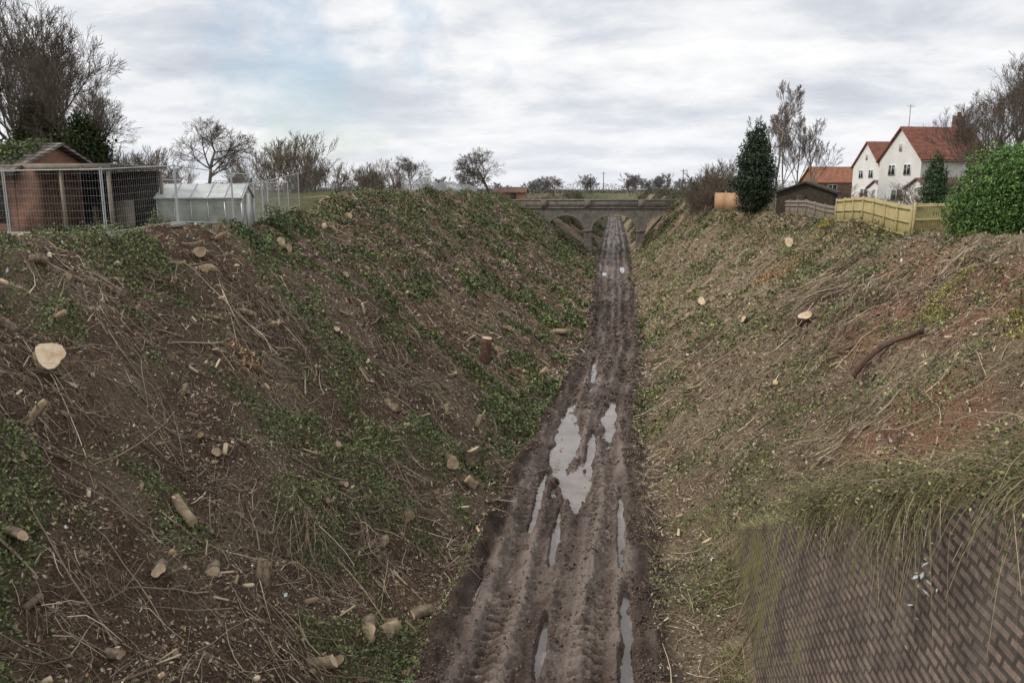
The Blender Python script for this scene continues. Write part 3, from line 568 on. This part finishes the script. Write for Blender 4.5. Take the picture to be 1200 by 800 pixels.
def wire_panel(A,B,h=2.0,name='wire_fence_panel'):
    A=np.array(A);B=np.array(B); za=hz(*A)+.12; zb=hz(*B)+.12; a3=np.array([*A,za]);b3=np.array([*B,zb]); up=np.array([0,0,h]); dd=b3-a3; Lg=np.linalg.norm(dd)
    P=[];R=[]
    for f_ in(.01,.99): P.append((a3+dd*f_-[0,0,.1],a3+dd*f_+up)); R.append(.021)
    for hh_ in(.05,h*.97): P.append((a3+[0,0,hh_],b3+[0,0,hh_])); R.append(.017)
    for i in range(int(Lg/.10)): f_=(i+.5)*.10/Lg; P.append((a3+dd*f_+[0,0,.05],a3+dd*f_+up)); R.append(.0016)
    for i in range(9): hh_=.05+i*h/9; P.append((a3+[0,0,hh_],b3+[0,0,hh_])); R.append(.0016)
    P=np.array(P); R=np.array(R)[:,None]*np.ones((1,2)); v,f,c=polytubes(P,R,4); e=obj(name,mkmesh(name,v,f,None,M_galv))
    box('block_foot',(A[0],A[1],za-.06),(.25,.6,.14),M_conc,e,0,.02)
    return e
def fence_run(pts):
    for i in range(len(pts)-1): wire_panel(pts[i],pts[i+1])
fence_run([(-22.2,23.3),(-18.7,22.9),(-15.25,22.6),(-14.9,26.1),(-14.6,29.6),(-15.3,33),(-16.2,36.4),(-16.6,39.8)])
fence_run([(-17.5,33.8),(-17.6,37.3),(-18.4,40.7),(-19,44.2),(-19.2,47.7)])
fence_run([(-26,33.5),(-22.6,34),(-19.2,34.2)])
P=[];
for i in range(90):
    yy_=72+i*.42; xx_=rimL(yy_)-2.2; z=hz(xx_,yy_); P.append(((xx_,yy_,z),(xx_,yy_,z+1.5)))
P=np.array(P); v,f,c=polytubes(P,np.full((len(P),2),.03),4)
P2=np.array([((rimL(a)-2.2,a,hz(rimL(a)-2.2,a)+h_),(rimL(a+3.8)-2.2,a+3.8,hz(rimL(a+3.8)-2.2,a+3.8)+h_)) for a in np.arange(72,106,3.8) for h_ in(.3,1.3)]); v2,f2,_=polytubes(P2,np.full((len(P2),2),.025),4)
obj('palisade_fence',mkmesh('palisade_fence',np.concatenate([v,v2]),np.concatenate([f,f2+len(v)]),None,M_galv))
# ---------- trees ----------
def gen(seed,h,lev=4,kids=6,ang=(30,60),r0=.25,up=.12,wob=.22,ratio=.62,trunkf=.5,start=.3,rmin=.01,mul=1):
    rs=random.Random(seed); S=[]
    def br(px,py,pz,dx,dy,dz,L,r,l):
        n=6 if l==0 else(5 if l<lev else 3); nodes=[]
        for i in range(n):
            dx+=rs.gauss(0,wob*.5);dy+=rs.gauss(0,wob*.5);dz+=rs.gauss(0,wob*.4)+up*(1 if l else .5)
            q=math.sqrt(dx*dx+dy*dy+dz*dz);dx/=q;dy/=q;dz/=q
            nx_,ny_,nz_=px+dx*L/n,py+dy*L/n,pz+dz*L/n; r1=max(rmin,r*(1-.7/n)) 
            S.append((px,py,pz,nx_,ny_,nz_,r,r1)); px,py,pz,r=nx_,ny_,nz_,r1; nodes.append((px,py,pz,dx,dy,dz,r,(i+1)/n))
        if l<lev:
            k=kids if l else kids+2
            for j in range(k):
                t=start+(1-start)*(j+rs.random())/k if l==0 else .2+.8*(j+rs.random())/k
                nd=nodes[min(n-1,int(t*n))]; a=math.radians(rs.uniform(*ang)); b_=rs.uniform(0,6.283)
                d=Vector(nd[3:6]); o=d.orthogonal().normalized(); o2=d.cross(o); v=d*math.cos(a)+(o*math.cos(b_)+o2*math.sin(b_))*math.sin(a)
                br(nd[0],nd[1],nd[2],v.x,v.y,v.z,L*ratio*rs.uniform(.7,1.15)*(1.15-.45*t if l else 1.2-.5*t),max(rmin,nd[6]*.62),l+1)
    br(0,0,-.3,0,0,1,h*trunkf,r0,0); S=np.array(S)
    S[:,:6]*=h/max(S[:,5].max(),.1); return S
def treemesh(name,S,col,extra=None,k=3):
    P=S[:,:6].reshape(-1,2,3); n=len(P); v,f,c=polytubes(P,S[:,6:8],k,np.clip(np.array(col)*(1+rng.normal(size=(n,1))*.2),.01,1))
    if extra: v,f,c=merge([(v,f,c)]+extra)
    return mkmesh(name,v,f,c,M_twig)
BK=(.13,.105,.085)
oakA=gen(3,10,4,7,(30,65),.34,.04,.22,.64,.46,.3,.014); oakB=gen(9,10,4,7,(30,65),.32,.05,.22,.66,.44,.35,.014)
tall=gen(21,14,4,7,(25,55),.26,.10,.2,.6,.6,.2,.011); tall2=gen(33,14,4,7,(25,50),.22,.12,.2,.6,.62,.25,.011)
birch=gen(41,10,4,8,(18,40),.12,.08,.15,.46,.85,.2,.008)
def scrubS(seed,h,stems=7,rm=.010):
    L=[]; rs=random.Random(seed)
    for i in range(stems):
        s=gen(seed*31+i,h*rs.uniform(.6,1.),3,5,(20,50),.05,.12,.25,.55,.7,.1,rm); a=rs.uniform(0,6.28); ti=rs.uniform(.1,.5)
        for b_ in(0,3):
            z=s[:,b_+2].copy(); s[:,b_]+=np.cos(a)*z*ti; s[:,b_+1]+=np.sin(a)*z*ti
        ox,oy=rs.uniform(-.25,.25)*h,rs.uniform(-.25,.25)*h
        s[:,[0,3]]+=ox; s[:,[1,4]]+=oy; L.append(s)
    return np.concatenate(L)
scA=scrubS(2,4); scB=scrubS(5,4)
me_oa=treemesh('oak_tree',oakA,BK); me_ob=treemesh('oak_tree',oakB,BK); me_t=treemesh('bare_tree',tall,BK); me_t2=treemesh('bare_tree',tall2,BK)
me_b=treemesh('birch_tree',birch,(.23,.19,.17)); me_sa=treemesh('bare_shrub',scA,(.16,.125,.095)); me_sb=treemesh('bare_shrub',scB,(.18,.145,.11))
def at(u_,t_): a=(u_-600)/933.3; return t_*(.992*a-.1276),t_*(1.01+.1253*a)
def put(name,me,u_,t_,zb=None,s=1,rz=None,wx=1.):
    X_,Y_=at(u_,t_); z=hz(X_,Y_); return obj(name,me,None,(round(X_,2),round(Y_,2),z-.1),random.uniform(0,6) if rz is None else rz,(s*wx,s*wx,s))
def ivy_tree(S,h1,rad,n,seed):
    r=np.random.default_rng(seed); P0=S[S[:,6]>.04]; P0=P0[P0[:,2]<h1]; k=r.integers(0,len(P0),n); t=r.random((n,1)); P=P0[k,:3]*(1-t)+P0[k,3:6]*t+r.normal(size=(n,3))*rad
    return quads(P,.06+.06*r.random(n),None,1,.7,pal(n,[(.045,.065,.025),(.065,.085,.032),(.03,.045,.02)],.3))
put('bare_tree',me_t,70,56,s=.98,rz=1); put('bare_tree',me_t2,12,60,s=1.12,rz=2); put('bare_tree',me_t,-40,56,s=1.1,rz=4); put('bare_tree',me_t2,105,66,s=.95,rz=5); put('bare_tree',me_t2,50,58,s=1.02,rz=0.3)
me_iv=treemesh('ivy_clad_tree',tall2*.68,BK,[ivy_tree(tall2*.68,8,.35,20000,1)]); put('ivy_clad_tree',me_iv,82,50,rz=.5,s=1.05)
me_iv2=treemesh('ivy_clad_tree',tall*.55,BK,[ivy_tree(tall*.55,7,.35,16000,2)]); put('ivy_clad_tree',me_iv2,112,47,rz=2.5,s=1.05); put('ivy_clad_tree',me_iv2,45,48,rz=1.5,s=1.)
put('oak_tree',me_oa,246,90,s=.95,rz=1.2); put('oak_tree',me_ob,483,150,s=.82,rz=2); put('oak_tree',me_oa,573,130,s=.84,rz=3.3,wx=1.15); put('oak_tree',me_ob,648,200,s=.5,wx=1.4)
for u_,t_,s in((335,60,1.25),(350,66,1.3),(310,55,.9),(375,70,1.),(180,75,1.2),(205,80,1.),(165,70,1.3),(280,85,1.),(400,75,.8),(440,95,1.2),(465,100,1.1),(425,90,.9),(500,120,.9),(150,60,1.),(130,65,1.2)): put('bare_shrub',random.choice([me_sa,me_sb]),u_,t_,s=s)
put('bare_tree',me_t2,1165,66,s=.95,rz=1); put('bare_tree',me_t,1200,72,s=1.,rz=3); put('bare_tree',me_t,1215,60,s=.95,rz=3); put('bare_tree',me_t2,1150,78,s=.85,rz=4); put('bare_tree',me_t,1175,74,s=.9,rz=2)
put('birch_tree',me_b,908,86,s=1.35,rz=1); put('birch_tree',me_b,935,88,s=1.05,rz=3); put('birch_tree',me_b,950,92,s=1.0,rz=5); put('birch_tree',me_b,918,90,s=1.1,rz=4)
for u_,t_,s in((815,100,1.1),(828,97,1.4),(842,94,1.5),(805,110,.9),(852,90,1.3),(835,90,1.1),(822,90,.9),(1010,75,.6),(1040,62,.5),(1075,58,.8),(990,80,.7),(1120,60,1.)): put('bare_shrub',random.choice([me_sa,me_sb]),u_,t_,s=s)
mounds('evergreen_shrub',[(*at(838,93),1.2,1.2,3.4),(*at(822,99),1.3,1.3,2.2),(*at(850,88),1.1,1.1,2.)],.10,[(.05,.06,.03),(.08,.08,.045),(.11,.09,.06)],dens=1400)
L=[]
for i in range(90):
    u_=random.uniform(-150,1350); t_=random.uniform(220,480) if 560<u_<900 else random.uniform(150,420); X_,Y_=at(u_,t_)
    S=(scA if i%2 else scB).copy(); sc1=random.uniform(.8,2.); az=random.uniform(0,6.28); ca,sa=math.cos(az),math.sin(az)
    if i%3==0: S=oakA[::3].copy(); sc1=random.uniform(.5,.9)
    S[:,:6]*=sc1
    for b_ in(0,3):
        xx,yy_=S[:,b_].copy(),S[:,b_+1].copy(); S[:,b_]=xx*ca-yy_*sa+X_; S[:,b_+1]=xx*sa+yy_*ca+Y_; S[:,b_+2]+=8.2
    S[:,6:8]=np.maximum(S[:,6:8],.035); L.append(S)
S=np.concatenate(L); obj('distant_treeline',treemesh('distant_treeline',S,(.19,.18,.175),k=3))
n=80000; u_=rng.random(n)*1700-250; t_=180+rng.random(n)*260; tq=np.floor(t_/70)*70+60; a=(u_-600)/933.3; X_=tq*(.992*a-.1276)+rng.normal(size=n)*1.2; Y_=tq*(1.01+.1253*a)+rng.normal(size=n)*1.2
hh_=(1+5*vn(X_*.06,tq,4)**2)*rng.random(n); k=~((X_>-18)&(X_<16)&(Y_<330)); P=np.stack([X_,Y_,8.4+hh_],-1)[k]
v,f,c=quads(P,.3,None,1,.7,pal(len(P),[(.15,.145,.12),(.12,.125,.085),(.18,.165,.14)],.2)); obj('distant_hedgerow',mkmesh('distant_hedgerow',v,f,c,M_leaf))
def cloud(name,blobs,n,size,pl):
    L=[]; tot=sum(b[3]*b[4]*b[5] for b in blobs)
    for(cx_,cy_,cz_,rx,ry,rz_) in blobs:
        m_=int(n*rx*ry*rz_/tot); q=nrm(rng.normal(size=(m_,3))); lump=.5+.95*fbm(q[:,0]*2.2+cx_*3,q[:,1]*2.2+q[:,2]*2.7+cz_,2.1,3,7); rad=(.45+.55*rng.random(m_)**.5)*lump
        P=q*rad[:,None]*np.array([rx,ry,rz_])+np.array([cx_,cy_,cz_]); sh=(.3+.8*np.clip(rad/lump,0,1)**3+.15*q[:,2])[:,None]  # inner leaves darker, upward ones lighter: shade painted into leaf colour
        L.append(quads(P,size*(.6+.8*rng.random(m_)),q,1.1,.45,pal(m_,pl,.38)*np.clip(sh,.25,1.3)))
    v,f,c=merge(L); return obj(name,mkmesh(name,v,f,c,M_leaf))
b_=[(16.2,36.3,9.6,1.9,2.,2.2),(15.2,36.,8.9,1.4,1.6,1.4),(17.8,36,9.8,1.9,2,2.4),(16.6,35.3,8.6,1.9,1.2,1.2),(19.5,37,10,2.2,2,2.6),(17,36.8,10.9,1.4,1.5,1.1),(15.,35.4,8.1,.9,.9,.9),(15.9,35.2,10.4,.8,.8,.9),(16.9,34.8,9.6,.7,.7,.8)]
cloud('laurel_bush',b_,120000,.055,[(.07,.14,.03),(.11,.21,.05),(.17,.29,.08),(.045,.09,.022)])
cx_,cy_=13.1,78.6; bl=[(cx_+random.uniform(-.25,.25),cy_+random.uniform(-.2,.2),8+z_,r_,r_,1.1) for z_,r_ in((.7,1.5),(1.6,1.9),(2.6,2.05),(3.6,1.9),(4.6,1.75),(5.6,1.45),(6.5,1.1),(7.2,.7))]
cloud('conifer_tree',bl,22000,.11,[(.035,.06,.028),(.05,.08,.035),(.025,.04,.02)])
cloud('conifer_shrub',[(20,54,8.6+z_,r_,r_,.8) for z_,r_ in((.4,.9),(1.3,.9),(2.2,.75),(3.,.45))],8000,.07,[(.04,.08,.03),(.06,.11,.045)])
for u_,t_ in((692,330),(707,300),(800,260)):
    px,py=at(u_,t_); obj('telegraph_pole',mkmesh('telegraph_pole',*polytubes(np.array([[(0,0,0),(0,0,8.)],[(-.9,0,7.4),(.9,0,7.4)]]),np.array([[.16,.12],[.07,.07]]),5)[:2],None,M_dw),None,(px,py,8.5))
# ---------- camera/light ----------
cam=bpy.data.cameras.new('camera'); cam.lens=28; cam.sensor_width=36; cam.clip_end=6000; co_=bpy.data.objects.new('camera',cam); sc.collection.objects.link(co_)
co_.location=(0,0,10); co_.rotation_euler=(math.radians(79.2),0,math.radians(7.2)); sc.camera=co_
w=bpy.data.worlds.new('World'); sc.world=w; w.use_nodes=True; nt=w.node_tree
bg=nt.nodes['Background']; sky=nt.nodes.new('ShaderNodeTexSky'); sky.sky_type='NISHITA'; sky.sun_disc=False
SE,SR=38,-110
sky.sun_elevation=math.radians(SE); sky.sun_rotation=math.radians(SR)
nt.links.new(sky.outputs[0],bg.inputs[0]); bg.inputs[1].default_value=.15
tc=nt.nodes.new('ShaderNodeTexCoord'); sep=nt.nodes.new('ShaderNodeSeparateXYZ'); nt.links.new(tc.outputs['Generated'],sep.inputs[0])
def MA(op,a,b=0.): return math_(nt,op,a,b)
zc=MA('ADD',MA('MAXIMUM',sep.outputs[2],0.),.2)
cmb=nt.nodes.new('ShaderNodeCombineXYZ'); nt.links.new(MA('DIVIDE',sep.outputs[0],zc),cmb.inputs[0]); nt.links.new(MA('DIVIDE',sep.outputs[1],zc),cmb.inputs[1])
mp=nt.nodes.new('ShaderNodeMapping'); mp.inputs['Scale'].default_value=(1.,1.2,1); mp.inputs['Rotation'].default_value=(0,0,.3); mp.inputs['Location'].default_value=(3.1,1.7,0); nt.links.new(cmb.outputs[0],mp.inputs[0])
cn=nt.nodes.new('ShaderNodeTexNoise'); cn.inputs['Scale'].default_value=1.5; cn.inputs['Detail'].default_value=6; cn.inputs['Roughness'].default_value=.58; cn.inputs['Distortion'].default_value=.15
nt.links.new(mp.outputs[0],cn.inputs['Vector'])
cloudc=ramp(nt,cn.outputs['Fac'],[(.33,(.57,.605,.675)),(.44,(.70,.73,.785)),(.52,(.85,.86,.885)),(.62,(.97,.97,.97))])
hf=ramp(nt,sep.outputs[2],[(.0,.6),(.13,0.)])
cloudc=mixc(nt,hf,cloudc,(.85,.87,.91))
bg2=nt.nodes.new('ShaderNodeBackground'); nt.links.new(cloudc,bg2.inputs[0]); bg2.inputs[1].default_value=1.04
vd=nt.nodes.new('ShaderNodeVectorMath'); vd.operation='DISTANCE'; nt.links.new(tc.outputs['Generated'],vd.inputs[0])
d0=Vector((-.3545,1.011,.160)).normalized(); vd.inputs[1].default_value=d0
gn=nt.nodes.new('ShaderNodeTexNoise'); gn.inputs['Scale'].default_value=6; gn.inputs['Detail'].default_value=5; gn.inputs['Roughness'].default_value=.6; nt.links.new(tc.outputs['Generated'],gn.inputs['Vector'])
gap=MA('ADD',vd.outputs['Value'],MA('MULTIPLY',MA('SUBTRACT',gn.outputs['Fac'],.5),.6))
cov=ramp(nt,gap,[(.0,.25),(.07,.5),(.15,1.)])
ms=nt.nodes.new('ShaderNodeMixShader'); nt.links.new(cov,ms.inputs[0]); nt.links.new(bg.outputs[0],ms.inputs[1]); nt.links.new(bg2.outputs[0],ms.inputs[2])
nt.links.new(ms.outputs[0],nt.nodes['World Output'].inputs[0])
sl=bpy.data.lights.new('sun','SUN'); sl.energy=2.0; sl.angle=math.radians(10); sl.color=(1,.93,.84); so=bpy.data.objects.new('sun',sl); sc.collection.objects.link(so)
az=math.radians(SR); ts=Vector((math.sin(az)*math.cos(math.radians(SE)),math.cos(az)*math.cos(math.radians(SE)),math.sin(math.radians(SE))))
so.rotation_euler=ts.to_track_quat('Z','Y').to_euler()
sc.view_settings.view_transform='Standard'; sc.view_settings.look='None'; sc.view_settings.exposure=0
